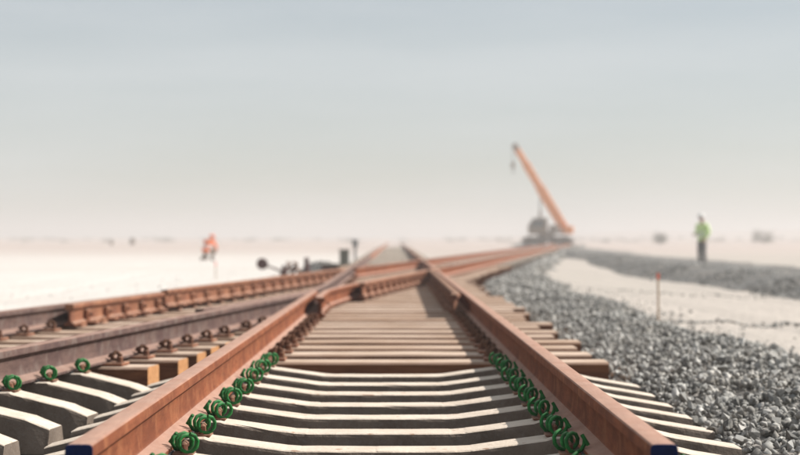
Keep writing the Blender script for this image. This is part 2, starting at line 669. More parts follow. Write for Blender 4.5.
def stone_mesh(name, P, size):
    """many stones joined into one mesh"""
    n = len(P)
    kind = rng.integers(0, len(STONES), n)
    rm = rand_mats(n)
    sc3 = size[:, None] * rng.uniform(.65, 1.15, (n, 3))
    V, F, off = [], [], 0
    for kk, (v, f) in enumerate(STONES):
        ids = np.where(kind == kk)[0]
        if not len(ids):
            continue
        w = v[None] * sc3[ids][:, None, :]
        w = np.einsum('nij,nvj->nvi', rm[ids], w) + P[ids][:, None, :]
        V.append(w.reshape(-1, 3))
        F.append((f[None] + (np.arange(len(ids)) * len(v))[:, None, None]).reshape(-1, 3) + off)
        off += len(ids) * len(v)
    V, F = np.concatenate(V), np.concatenate(F)
    me = bpy.data.meshes.new(name)
    me.vertices.add(len(V))
    me.vertices.foreach_set('co', V.astype(np.float32).ravel())
    me.loops.add(F.size)
    me.loops.foreach_set('vertex_index', F.astype(np.int32).ravel())
    me.polygons.add(len(F))
    me.polygons.foreach_set('loop_start', (np.arange(len(F)) * 3).astype(np.int32))
    me.polygons.foreach_set('loop_total', np.full(len(F), 3, np.int32))
    me.update(calc_edges=True)
    return me


def shoulder_points(y0, y1, cell, size, jit=.9):
    out = []
    y = y0
    sa = [a for a, b in SH]
    sb = [b for a, b in SH]
    while y < y1:
        x0, w = sh0(y), sh_width(y)
        m = int(1.95 * w / cell)
        a = (np.arange(m) + rng.uniform(-jit, jit, m) * .5) * cell
        yy = y + rng.uniform(-jit, jit, m) * cell * .5
        zz = np.interp(np.where(a > .1, a / w, a), sa, sb) - .03 + rng.uniform(-.030, .032, m)
        ns = (vnoise((x0 + a) * 2.1, yy * 2.1, 6)) * .07
        out.append(np.stack([x0 + a, yy, zz + ns], -1))
        y += cell
    P = np.concatenate(out)
    keep = rng.uniform(size=len(P)) < np.clip((1.95 * 1.0 - (P[:, 0] - np.array([sh0(q) for q in P[:, 1]]))) * 3.0, .08, 1)
    P = P[keep]
    return P, size * rng.uniform(.55, 1.3, len(P)) ** 1.3


Pn, Sn = shoulder_points(4.0, 24, .036, .025)
P2, S2 = shoulder_points(4.0, 24, .090, .028)
P2[:, 2] += .022
Pb, Sb = shoulder_points(-4.0, 4.0, .06, .038)
Pm, Sm = shoulder_points(24, 60, .07, .045)
Pf, Sf = shoulder_points(60, 150, .16, .09)
P = np.concatenate([Pn, P2, Pm, Pf, Pb])
Z = np.concatenate([Sn, S2, Sm, Sf, Sb])
# the stones that show largest become single pieces of the shoulder
px = 395 + P[:, 0] * 1889 / P[:, 1]
py = 238 + (EYE - P[:, 2]) * 1889 / P[:, 1]
vis = (px < 798) & (py < 452) & (P[:, 1] > 4)
score = np.where(vis, Z / P[:, 1], 0)
score[:len(Pn)] *= .6
big_ids = np.argsort(-score)[:300]
rest = np.ones(len(P), bool)
rest[big_ids] = False
setting(obj('ballast_stones', stone_mesh('ballast_stones', P[rest], Z[rest]), M['stone'], shoulder), 'stuff')
one = []
for v, f in STONES:
    me = bpy.data.meshes.new('stone')
    me.from_pydata([tuple(q) for q in v], [], [tuple(int(i) for i in q) for q in f])
    me.materials.append(M['stone_one'])
    me.update()
    one.append(me)
for j in big_ids:
    o = obj('stone', one[j % 10], None, shoulder, tuple(P[j]))
    o.rotation_euler = tuple(rng.uniform(0, 6.28, 3))
    o.scale = tuple(Z[j] * rng.uniform(.7, 1.15, 3))

# stones on the bank, strewn gravel on the sand
n = 26000
yy = 18 + 90 * rng.uniform(size=n) ** 1.3
aa = rng.uniform(0, 1, n) ** 1.3 * 5.8
zz = np.interp(aa, [a for a, b in BK], [b for a, b in BK])
xx = np.array([bank_x(v) for v in yy]) + aa
setting(obj('bank_stones', stone_mesh('bank_stones', np.stack([xx, yy, zz + .01], -1), rng.uniform(.018, .045, n)), M['stone_dark'], bank), 'stuff')


def strewn(name, x0, y0, x1, y1, n, spread, s0, s1):
    t = rng.uniform(size=n)
    x = x0 + (x1 - x0) * t + rng.normal(size=n) * spread
    y = y0 + (y1 - y0) * t + rng.normal(size=n) * spread * 1.6 + .25 * np.sin(t * 9)
    z = ground_z(x, y) + .008
    o = obj(name, stone_mesh(name, np.stack([x, y, z], -1), rng.uniform(s0, s1, n)), M['stone'])
    return setting(o, 'stuff')


strewn('loose_gravel', 2.9, 21.6, 7.0, 19.6, 380, .12, .012, .034)
strewn('loose_gravel', 3.3, 36, 6.6, 29.5, 160, .2, .012, .028)
strewn('loose_gravel', 3.1, 10, 3.3, 34, 420, .28, .010, .032)
strewn('loose_gravel', -6.5, 14, -4.0, 60, 120, .6, .010, .025)

# ------------------------------------------------------------------ rails
HALF = [(.020, .0), (.0295, -.0012), (.0338, -.005), (.0358, -.012), (.0362, -.034), (.034, -.0375), (.0145, -.0455), (.0095, -.056),
        (.0083, -.085), (.0083, -.105), (.0100, -.128), (.0150, -.140), (.030, -.148), (.0735, -.1585), (.075, -.1605), (.075, -.172)]


def profile(foot=.075):
    h = [(x if x <= foot else foot, z) for x, z in HALF]
    if foot < .075:
        h = [(x, z) for i, (x, z) in enumerate(h) if not (i == len(h) - 2)]
        h[-2] = (foot, -.152)
    return h + [(-x, z) for x, z in reversed(h)]


def rail_mesh(name, pts, ztop, foot=.075, step=1.2):
    """sweep of the rail section along a plan polyline"""
    pr = profile(foot)
    path = []
    for (a, b) in zip(pts[:-1], pts[1:]):
        L = math.hypot(b[0] - a[0], b[1] - a[1])
        m = max(1, int(L / step))
        for j in range(m):
            path.append((a[0] + (b[0] - a[0]) * j / m, a[1] + (b[1] - a[1]) * j / m))
    path.append(pts[-1])
    n = len(pr)
    V, F = [], []
    for i, q in enumerate(path):
        a, b = path[max(0, i - 1)], path[min(len(path) - 1, i + 1)]
        t = Vector((b[0] - a[0], b[1] - a[1])).normalized()
        nx, ny = t.y, -t.x
        for x, z in pr:
            V.append((q[0] + nx * x, q[1] + ny * x, ztop + z))
    for i in range(len(path) - 1):
        for j in range(n):
            c, d = i * n + j, i * n + (j + 1) % n
            F.append((c, d, d + n, c + n))
    F.append(tuple(reversed(range(n))))
    F.append(tuple(range((len(path) - 1) * n, len(path) * n)))
    return MB().add(V, F).mesh(name, 32)


def rail(name, label, pts, dz=0.0, foot=.075, mat='rail', group=None, cat='rail', step=1.2):
    o = obj(name, rail_mesh(name, pts, RT + dz, foot, step), M[mat])
    return tag(o, label, cat, group)


def end_cap(parent, x, y, dz=0.0):
    pr = profile()
    n = len(pr)
    V = [(x + a, y, RT + dz + z) for a, z in pr] + [(x + a * .985, y - .004, RT + dz + (z + .08) * .985 - .08) for a, z in pr]
    F = [tuple(range(n, 2 * n))] + [(j, (j + 1) % n, (j + 1) % n + n, j + n) for j in range(n)]
    me = MB().add(V, F).mesh('painted_end')
    o = obj('painted_end', me, M['blue'], parent)
    o['label'] = 'dark blue painted end face'
    return o


Y0 = 4.86
nose = 19.3 + (ML + .77) / .108                 # where the crossing track's rail meets the main rail
k_right = 19.3 + (MR_ + .77) / .108
k_left = 19.3 + (ML + .77 + DX) / .108
far_nose = 19.3 + (MR_ + .77 + DX) / .108
r1 = rail('rail', 'sunlit rusty rail with blue end and row of bright green clips beside it', [(ML, Y0), (ML, nose + .15)], step=.8)
end_cap(r1, ML, Y0)
r2 = rail('rail', 'rusty rail with blue end, shaded on one side, next to the grey ballast', [(MR_, Y0), (MR_, 62)], step=.8)
end_cap(r2, MR_, Y0)
rail('rail', 'rusty rail of the crossing track with three green clips, running into the crossing', [(sr(3.5), 3.5), (sr(nose - .35), nose - .35)], -.003, mat='rail_dark')
rail('rail', 'outermost rusty rail of the crossing track, against the white sand', [(sl(3.5), 3.5), (sl(k_left - .9), k_left - .9)], -.003, mat='rail_dark')

FW = .118                                        # centre distance of a check rail from its running rail
n_ = (math.cos(TH), -math.sin(TH))               # right-hand normal of the crossing track


def on_sr(y, off):
    return (sr(y) + n_[0] * off, y + n_[1] * off)


def on_sl(y, off):
    return (sl(y) + n_[0] * off, y + n_[1] * off)


# wing rails of the near crossing: each comes back beside the vee with a flared end
wing_a = [(ML + FW + .04, nose - 2.2), (ML + FW, nose - 1.7), (ML + FW, nose + .3), (sr(nose + 2.4), nose + 2.4), (sr(k_right - .9), k_right - .9)]
wing_b = [on_sr(nose - 4.6, -FW - .055), on_sr(nose - 4.0, -FW), on_sr(nose + .5, -FW), (ML, nose + 2.6), (ML, k_left + 30)]
rail('wing_rail', 'rusty wing rail inside the main track, bending off across it beyond the crossing', wing_a, .002, .040, cat='rail', step=.5)
rail('wing_rail', 'rusty wing rail between the two tracks that leads on as the main rail beyond', wing_b, -.006, .040, 'rail_dark', cat='rail', step=.5)

# check rails
ck1 = rail('check_rail', 'dark shaded check rail inside the ballast-side rail of the main track',
           [(MR_ - FW - .05, 17.0), (MR_ - FW, 17.6), (MR_ - FW, 29.2), (MR_ - FW - .05, 29.8)], .022, .040, 'iron', cat='rail', step=.7)
ck2 = rail('check_rail', 'short check rail with pale brackets, beside the outermost rail',
           [on_sl(15.0, FW + .05), on_sl(15.5, FW), on_sl(18.35, FW)], .004, .040, 'plate', cat='rail', step=.7)
ck3 = rail('check_rail', 'long raised check rail with many brackets, beside the outermost rail',
           [on_sl(18.45, FW + .01), on_sl(30.5, FW), on_sl(31, FW + .05)], .026, .040, 'plate', cat='rail', step=.7)
ck4 = rail('check_rail', 'curved check rail with bracket row crossing inside the main track',
           [on_sr(nose + 2.6, FW + .04), on_sr(nose + 3.2, FW), on_sr(k_right - 1.6, FW), on_sr(k_right - 1.0, FW + .03)], .02, .040, 'plate', cat='rail', step=.7)


def brackets(parent, fn, ys, side, dz):
    me = MB()
    me.box((0, -.045, -.172 + .0), (.035 * side if side > 0 else 0, .045, -.06), .006) if side > 0 else me.box((-.035, -.045, -.172), (0, .045, -.06), .006)
    a, b = (0.0, .11) if side > 0 else (-.11, 0.0)
    me.box((a, -.05, -.176), (b, .05, -.155), .005)
    mm = me.mesh('bracket')
    mm.materials.append(M['plate'])
    bolt = MB().lathe([(.016, 0), (.016, .018), (.008, .02), (.008, .034)], 6, Matrix.Rotation(R(90) * (1 if side > 0 else -1), 4, 'Y')).mesh('bolt')
    bolt.materials.append(M['iron'])
    for y in ys:
        x, yy = fn(y)
        o = obj('bracket', mm, None, parent, (x, yy, RT + dz), -TH if parent is not ck1 else 0)
        c = obj('bolt', bolt, None, o, (.035 * side, 0, -.1))


brackets(ck2, lambda y: on_sl(y, FW + .012), np.arange(15.6, 18.3, .62), 1, .004)
brackets(ck3, lambda y: on_sl(y, FW + .012), np.arange(18.9, 30.4, .7), 1, .026)
brackets(ck4, lambda y: on_sr(y, FW + .012), np.arange(nose + 3.3, k_right - 1.6, .7), 1, .02)
brackets(ck1, lambda y: (MR_ - FW - .012, y), np.arange(17.8, 29, .7), -1, .022)

# beyond the diamond
rail('rail', 'short rusty rail piece in the middle of the diamond, between its two frogs', [(sl(k_left + .9), k_left + .9), (sl(far_nose - .7), far_nose - .7)], -.003)
rail('rail', 'far rail of the crossing track past the diamond, on its ballast side', [(sr(k_right + .9), k_right + .9), (sr(200), 200)], -.003, step=6)
rail('rail', 'far rail of the crossing track past the second frog, towards the crane', [(sl(far_nose + .7), far_nose + .7), (sl(200), 200)], -.003, step=6)
rail('rail', 'distant end of the shaded main rail fading into haze', [(MR_, 62.02), (MR_, 230)], step=10)
rail('rail', 'distant end of the sunlit main rail fading into haze', [(ML, k_left + 30.02), (ML, 230)], step=10)

# ------------------------------------------------------------------ fastenings (shared meshes)
hel = []
for q_ in np.linspace(-2.6, 5 * math.pi, 30):
    rr_ = .030 + .004 * math.cos(q_ * .4)
    u_, v_ = rr_ * math.sin(q_), .060 - .120 * (q_ + 2.6) / (2.6 + 5 * math.pi)
    hel.append((.046 + u_ * .86 - v_ * .42, v_ * .90 + u_ * .50, .044 - rr_ * math.cos(q_)))
clip_path = [Vector(v_) for v_ in [(-.016, .046, .036)] + hel]
clip_hi = MB().tube([v_ * .95 for v_ in clip_path], .0070, 7).mesh('rail_clip', 60)
clip_green = clip_hi
clip_green.materials.append(M['green'])
clip_rust = MB().tube([v_ * .78 for v_ in clip_path[::2]], .0095, 5).mesh('rail_clip', 60)
clip_rust.materials.append(M['clip_rust'])
shoulder_me = MB().box((.034, -.040, 0), (.056, .040, .044), .008).box((.006, -.045, -.001), (.078, .045, .008), .004).mesh('clip_shoulder')
shoulder_me.materials.append(M['iron'])
pad_me = MB().box((-.082, -.09, 0), (.082, .09, .0085), .002).mesh('rail_pad')
pad_me.materials.append(M['rubber'])
plate_me = MB().box((-.17, -.085, 0), (.17, .085, .0195), .005).mesh('baseplate')
plate_me.materials.append(M['plate'])
screw_me = MB().lathe([(.024, .0), (.024, .006), (.015, .007), (.015, .030), (.010, .034)], 6).mesh('screw')
screw_me.materials.append(M['iron'])

# concrete sleeper
ST = [(-1.27, .118), (-1.15, .146), (-.95, .192), (-.90, .203), (-.885, .2095), (-.62, .2095), (-.60, .203), (-.33, .166), (-.28, .163)]
ST0 = ST + [(0, .162)] + [(-x, h) for x, h in reversed(ST)]


def sleeper_mesh(left, right):
    V_, F_ = [], []
    ST = [(-left, .108)] + ST0[1:-1] + [(right, .104)]
    xs = sorted(set([round(x, 3) for x, h in ST] + [round(x, 3) for x in np.arange(-1.2, 1.3, .07)]))
    hs = np.interp(xs, [x for x, h in ST], [h for x, h in ST])
    for x, h in zip(xs, hs):
        tp = 0

        def e(a=.0012):
            return rng.normal() * a
        chip = (0, 0)
        V_ += [(x, -.132, 0), (x, -.098 + tp + e(.0006), h - .014 - chip[0]), (x, -.094 + tp + e() + chip[0], h - .004 - chip[0] * .5), (x, -.085 + tp + e() + chip[0], h + e(.0004)),
               (x, .085 - tp + e(), h + e(.0004)), (x, .094 - tp + e() - chip[1], h - .004), (x, .098 - tp + e(.0006), h - .014 - chip[1]), (x, .132, 0)]
    for i_ in range(len(xs) - 1):
        for j_ in range(8):
            a, b = i_ * 8 + j_, i_ * 8 + (j_ + 1) % 8
            F_.append((a + 8, b + 8, b, a))
    F_.append(tuple(reversed(range(8))))
    F_.append(tuple(range((len(xs) - 1) * 8, len(xs) * 8)))
    me = MB().add(V_, F_).mesh('concrete_sleeper')
    me.materials.append(M['concrete'])
    return me


SLEEPERS = [sleeper_mesh(1.30, 1.405) for _ in range(5)]
SLEEPERS_2 = [sleeper_mesh(1.27, 1.26) for _ in range(4)]


def concrete_sleeper(x, y, rotz, label, clips=True, group=None, meshes=SLEEPERS):
    o = tag(obj('concrete_sleeper', meshes[int(rng.integers(len(meshes)))], None, None, (x, y + rng.uniform(-.012, .012), 0), rotz), label, 'sleeper', group)
    if clips:
        for s in (-1, 1):
            obj('rail_pad', pad_me, None, o, (s * GX, 0, .2096))
            for q in (-1, 1):
                h = obj('clip_shoulder', shoulder_me, None, o, (s * GX + q * .076, 0, .2092), 0 if q > 0 else math.pi)
                c = obj('rail_clip', clip_green, None, h)
                c.location = (rng.uniform(-.002, .002), rng.uniform(-.006, .006), 0)
                c.rotation_euler = (rng.uniform(-.05, .05), rng.uniform(-.10, .10), rng.uniform(-.12, .12))
                c['label'] = 'green painted spring clip'
    return o


PITCH = .606
g_con = 'concrete sleepers of the main track'
for i in range(-3, 7):
    y = 6.81 + PITCH * i
    if i < 0:
        lab = f'pale concrete sleeper at the blue rail ends, {ORD[i + 3]} one under them'
    else:
        lab = f'pale dusty concrete sleeper, {ORD[6 - i]} one before the timber sleepers of the main track'
        if i == 6:
            lab = 'pale concrete sleeper touching the timber sleepers, last one with green clips on the main track'
    concrete_sleeper(CX, y, rng.uniform(-.006, .006), lab, True, g_con)

g_con2 = 'concrete sleepers of the crossing track'


def second_center(y_on_right_rail):
    return (sr(y_on_right_rail) - math.cos(TH) * GX, y_on_right_rail + math.sin(TH) * GX)


for i in range(-4, 3):
    y = 8.81 + PITCH * i
    cx, cy = second_center(y)
    dx = -.055 if i > -1 else 0
    lab = f'concrete sleeper of the crossing track, {ORD[2 - i]} one before its timber sleepers' if i > -2 else f'concrete sleeper of the crossing track cut by the picture edge, {ORD[2 - i]} before its timber sleepers'
    concrete_sleeper(cx, cy, -TH, lab, True, g_con2, SLEEPERS_2)


# timber sleepers
def timber_mesh(x0, x1, w, h):
    mb = MB()
    n = 6
    V, F = [], []
    b = .012
    for i in range(n + 1):
        x = x0 + (x1 - x0) * i / n
        dw, dh = rng.uniform(-.006, .006), rng.uniform(-.004, .0)
        V += [(x, -w / 2 + dw, 0), (x, -w / 2 + dw, h - b + dh), (x, -w / 2 + b + dw, h + dh), (x, w / 2 - b + dw, h + dh), (x, w / 2 + dw, h - b + dh), (x, w / 2 + dw, 0)]
    for i in range(n):
        for j in range(6):
            a, c = i * 6 + j, i * 6 + (j + 1) % 6
            F.append((a, a + 6, c + 6, c))
    F += [tuple(reversed(range(6))), tuple(range(n * 6, n * 6 + 6))]
    me = mb.add(V, F).mesh('timber_sleeper')
    me.materials.append(M['timber'])
    me.materials.append(M['timber_end'])
    for p_ in me.polygons[-2:]:
        p_.material_index = 1
    return me


def timber(y, x0, x1, label, seats, w=.29, rotz=0.0, ox=0.0, detail=2, group=None):
    o = tag(obj('timber_sleeper', timber_mesh(x0, x1, w, .198), None, None, (ox, y, .0), rotz), label, 'sleeper', group)
    for (sx_, rz, sides) in seats:
        b = obj('baseplate', plate_me, None, o, (sx_, 0, .1975), rz)
        if detail:
            for q in sides:
                obj('rail_clip', clip_rust, None, b, (q * .074, rng.uniform(-.008, .008), .0185), (0 if q > 0 else math.pi) + rng.uniform(-.05, .05))
            if detail > 1:
                for q in (-1, 1):
                    obj('screw', screw_me, None, b, (q * .150, -.05 * q, .0195))
    return o


for i, (y, xe) in enumerate([(10.74, .33), (11.36, .36), (11.98, .34), (12.60, .30), (13.22, .27), (13.84, .24)]):
    cx, cy = second_center(y)
    timber(cy, -1.27, GX + xe, f'timber sleeper under the crossing track only, {ORD[i]} beyond its concrete sleepers',
           [(-GX, 0, (-1, 1)), (GX, 0, (-1, 1))], .27, -TH, cx, group='timber sleepers of the crossing track')

y = 11.16
j = 0
while y < 50:
    lo, hi = min(sl(y), ML) - .55, max(sr(y), MR_) + .57
    if y < 14.2:
        lo = -1.02
    hi += rng.uniform(-.11, .09)
    seats = []
    for nm, xf in (('ml', ML), ('mr', MR_), ('sl', sl(y)), ('sr', sr(y))):
        if nm[0] == 's' and y < 14.2:
            continue
        if nm == 'sr' and abs(y - nose) < 2.8 or nm == 'sr' and abs(y - k_right) < 3 or nm == 'sl' and abs(y - k_left) < 3:
            continue
        sides = [-1, 1]
        if nm == 'mr' and 16.9 < y < 30 or nm == 'sr' and 14 < y < nose:
            sides = [1]
        if nm == 'sl' and 15 < y < 31 or nm == 'ml' and 16.6 < y < nose or nm == 'sr' and nose < y < k_right:
            sides = [-1]
        if nm == 'ml' and y < 14.2:
            sides = [1]
        seats.append((xf, -TH if nm[0] == 's' else 0, sides))
    if j < 20:
        lab = f'dusty brown timber sleeper, {ORD[j]} beyond the last concrete sleeper of the main track'
        grp = 'timber sleepers under the crossing'
    else:
        lab = 'long timber sleeper in the blurred part of the track crossing'
        grp = 'blurred far timber sleepers'
    timber(y + rng.uniform(-.035, .035), lo + rng.uniform(-.08, .08), hi, lab, seats, rng.uniform(.29, .37), rng.uniform(-.006, .006), 0.0, 2 if y < 20 else (1 if y < 30 else 0), grp)
    y += .71
    j += 1

# far concrete sleepers, too far to tell apart: one mass per track
for fx, fr, y1 in ((lambda q: CX, 0.0, 150), (lambda q: (sr(q) + sl(q)) / 2, -TH, 195)):
    mb = MB()
    yq = 51.0
    while yq < y1:
        mb.box((-1.25, -.12, 0), (1.25, .12, .2), 0, Matrix.Translation((fx(yq), yq, 0)) @ Matrix.Rotation(fr, 4, 'Z'))
        yq += .62
    setting(mb.build('distant_sleepers', M['concrete']), 'stuff')

# ------------------------------------------------------------------ lineside things past the crossing
# lever with a round counterweight
t = thing('switch_lever', 'low switch lever with dark round counterweight on a slanted arm', 'switch lever', (-2.42, 41.0, .0))
MB().box((-.20, -.30, -.06), (.24, .30, .10), .02).build('base_plate', M['iron'], t)
MB().box((-.07, -.09, .10), (.09, .09, .20), .015).tube([(.0, 0, .18), (.01, 0, .33)], [.055, .035], 8).build('lever_stand', M['dark_paint'], t)
MB().tube([(.02, 0, .17), (-.22, 0, .27), (-.46, 0, .36)], [.026, .022, .020], 8).build('lever_arm', M['dark_paint'], t)
MB().lathe([(.06, -.07), (.112, -.06), (.125, -.04), (.125, .04), (.112, .06), (.06, .07)], 20,
           Matrix.Translation((-.46, 0, .36)) @ Matrix.Rotation(R(90), 4, 'X')).build('counterweight', M['dark_paint'], t, 40)
MB().tube([(.1, 0, .05), (1.2, 0, .05)], .02, 6).build('pull_rod', M['iron'], t)

t = thing('switch_stand', 'short dark switch stand between the counterweight lever and the box', 'switch stand', (-2.08, 44.5, .0))
MB().box((-.25, -.22, -.06), (.22, .22, .06), .02).build('base_plate', M['iron'], t)
MB().tube([(0, 0, .05), (0, 0, .22), (.0, 0, .40)], [.09, .075, .05], 10).build('post', M['dark_paint'], t)
MB().box((-.06, -.05, .36), (.06, .05, .46), .02).build('cap', M['dark_paint'], t)
MB().tube([(0, 0, .15), (-.18, 0, .07), (-.34, -.02, .03)], [.035, .03, .025], 8).build('lever_arm', M['dark_paint'], t)

t = thing('relay_box', 'small upright olive box with a lid beside the far main track', 'relay box', (-1.50, 56.0, .0))
MB().box((-.14, -.12, -.06), (.14, .12, .54), .015).build('cabinet', M['box_green'], t)
MB().box((-.165, -.145, .542), (.165, .145, .59), .01).build('lid', M['box_green'], t)
d = MB().box((-.115, -.135, .05), (.115, -.121, .50), .004).build('door', M['box_green'], t)
MB().box((.07, -.155, .24), (.09, -.136, .34), .004).build('handle', M['steel'], d)

t = thing('marker_post', 'thin grey marker post just behind the olive box', 'post', (-1.52, 72.0, -.05))
MB().tube([(0, 0, 0), (0, 0, .85)], .05, 8).build('post', M['steel'], t)
MB().box((-.11, -.03, .62), (.11, .02, .92), .01).build('plate', M['steel'], t)

t = thing('rail_stack', 'low dark stack of spare rails lying beside the counterweight lever', 'rail stack', (-2.75, 47.5, -.04), R(4))
for i, (x, z) in enumerate(((0, .172), (.17, .172), (.34, .172), (.08, .344), (.25, .344))):
    obj('rail_length', rail_mesh('rail_length', [(x, -2.2), (x, 2.2 + .1 * i)], z, step=3), M['iron'], t)

t = thing('relay_box', 'squat dark box at the foot of the ballast heap by the far track', 'relay box', (-1.62, 47.5, .0))
MB().box((-.22, -.2, -.06), (.22, .2, .24), .015).build('cabinet', M['dark_paint'], t)
MB().box((-.245, -.225, .242), (.245, .225, .28), .01).build('lid', M['box_green'], t)

# heap of ballast beside the far track
a = rng.uniform(0, 2 * math.pi, 900)
q = np.sqrt(rng.uniform(0, 1, 900))
hx_, hy_ = q * np.cos(a) * .6, q * np.sin(a) * 1.2
hz_ = .24 * (1 - q * q) * (1 + .25 * np.sin(3 * a)) * rng.uniform(.7, 1.1, 900)
hp = np.stack([-2.0 + hx_, 51.5 + hy_, hz_ - .03], -1)
heap = obj('gravel_heap', stone_mesh('gravel_heap', hp, rng.uniform(.04, .09, 900)), M['stone_dark'])
setting(heap, 'stuff')
heap['label'] = 'small grey heap of ballast beside the far main track'

# survey stakes
t = thing('survey_stake', 'thin survey stake with red and white top at the edge of the ballast', 'stake', (2.98, 21.4, -.10))
MB().tube([(0, 0, 0), (.004, 0, .30), (0, 0, .62)], [.011, .012, .012], 7).build('pole', M['wood'], t)
MB().tube([(0, 0, .555), (0, 0, .622)], .016, 7).build('painted_top', M['red'], t)
fl = MB()
fv = [(-.014 - .012 * i, .006 * math.sin(i * 1.4), .60 - .004 * i) for i in range(8)]
V = [(x, y_, z) for x, y_, z in fv] + [(x, y_ + .002, z - .045) for x, y_, z in fv]
V += [(x, y_ + .003, z) for x, y_, z in V[:]]
F = [(i, i + 1, i + 9, i + 8) for i in range(7)] + [(i + 16, i + 24, i + 25, i + 17) for i in range(7)] + [(0, 8, 24, 16), (7, 23, 31, 15)]
F += [(i, i + 16, i + 17, i + 1) for i in range(7)] + [(i + 8, i + 9, i + 25, i + 24) for i in range(7)]
fl.add(V, F).build('ribbon', M['white'], t)

t = thing('survey_stake', 'faint pinkish survey stake standing in the white sand', 'stake', (-4.27, 45.0, -.08))
MB().tube([(0, 0, 0), (0, 0, .44)], [.012, .011], 6).build('pole', M['wood'], t)
MB().tube([(0, 0, .33), (0, 0, .445)], .017, 6).build('painted_top', M['red'], t)

for X_, Y_, h_, lab in ((-37.5, 270, .95, 'distant dark barrel on the hazy horizon, bigger of the two'), (-40.5, 270, .7, 'tiny distant barrel on the hazy horizon, smaller of the two')):
    t = thing('barrel', lab, 'barrel', (X_, Y_, float(ground_z(np.array(X_), np.array(Y_))) - .02), group='barrels on the horizon')
    MB().lathe([(.40 * h_, 0), (.42 * h_, .02), (.42 * h_, .33 * h_), (.45 * h_, .36 * h_), (.42 * h_, .39 * h_), (.42 * h_, .66 * h_), (.45 * h_, .69 * h_), (.42 * h_, .72 * h_), (.42 * h_, h_), (.40 * h_, h_ + .01)], 14).build('drum', M['crane_grey'], t, 40)
    MB().lathe([(.36 * h_, h_ + .01), (.36 * h_, h_ + .035)], 14).build('lid', M['dark_paint'], t)


# desert bushes far off
def bush(x, y, w, h, label, seed):
    r_ = np.random.default_rng(seed)
    t_ = thing('desert_bush', label, 'bush', (x, y, float(ground_z(np.array(float(x)), np.array(float(y)))) - .05), group='bushes on the hazy plain')
    mb = MB()
    tips = []
    for i in range(11):
        a_ = r_.uniform(0, 6.28)
        e = r_.uniform(.3, 1.0)
        tip = Vector((math.cos(a_) * w * .42 * e, math.sin(a_) * w * .42 * e, h * r_.uniform(.08, .85)))
        mb.tube([(0, 0, 0), tip * .5 + Vector((0, 0, .1 * h)), tip], [.07, .045, .02], 5)
        tips.append(tip)
    mb.build('trunk', M['bark'], t_)
    lv = MB()
    for i in range(800):
        tp = tips[r_.integers(len(tips))]
        c_ = tp + Vector(r_.normal(size=3)) * .17 * w * .8
        if c_.z < .0:
            continue
        q_ = Quaternion(r_.normal(size=4)).normalized()
        s_ = r_.uniform(.05, .12)
        pts_ = [q_ @ Vector(v_) * s_ + c_ for v_ in ((-.5, -1, 0), (.5, -1, .1), (.6, .4, 0), (0, 1.2, .1), (-.6, .4, 0))]
        lv.add(pts_, [(0, 1, 2, 3, 4)])
    lv.build('crown', M['leaf'], t_)


bush(42.0, 300, 2.6, 1.7, 'blurred dark desert bush between crane and the standing worker', 3)
bush(58.6, 300, 3.2, 1.6, 'blurred low desert bush beyond the standing worker, out on the plain', 4)
bush(29.5, 320, 1.8, 1.1, 'small blurred desert bush on the plain close to the crane', 5)


# scrub strung out along the horizon
lv = MB()
r_ = np.random.default_rng(21)
for i in range(70):
    yb = r_.uniform(380, 620)
    xb = r_.uniform(-.23, .23) * yb
    wb, hb_ = r_.uniform(.8, 2.6), r_.uniform(.4, 1.0)
    zb = float(ground_z(np.array(xb), np.array(yb)))
    for q in range(70):
        a_ = r_.normal(size=3)
        c_ = Vector((xb + a_[0] * wb * .4, yb + a_[1] * wb * .4, zb + abs(a_[2]) * hb_ * .45))
        q_ = Quaternion(r_.normal(size=4)).normalized()
        lv.add([q_ @ Vector(v_) * r_.uniform(.08, .2) + c_ for v_ in ((-.5, -1, 0), (.5, -1, .1), (.6, .6, 0), (-.6, .6, 0))], [(0, 1, 2, 3)])
setting(lv.build('distant_scrub', M['leaf']), 'stuff')

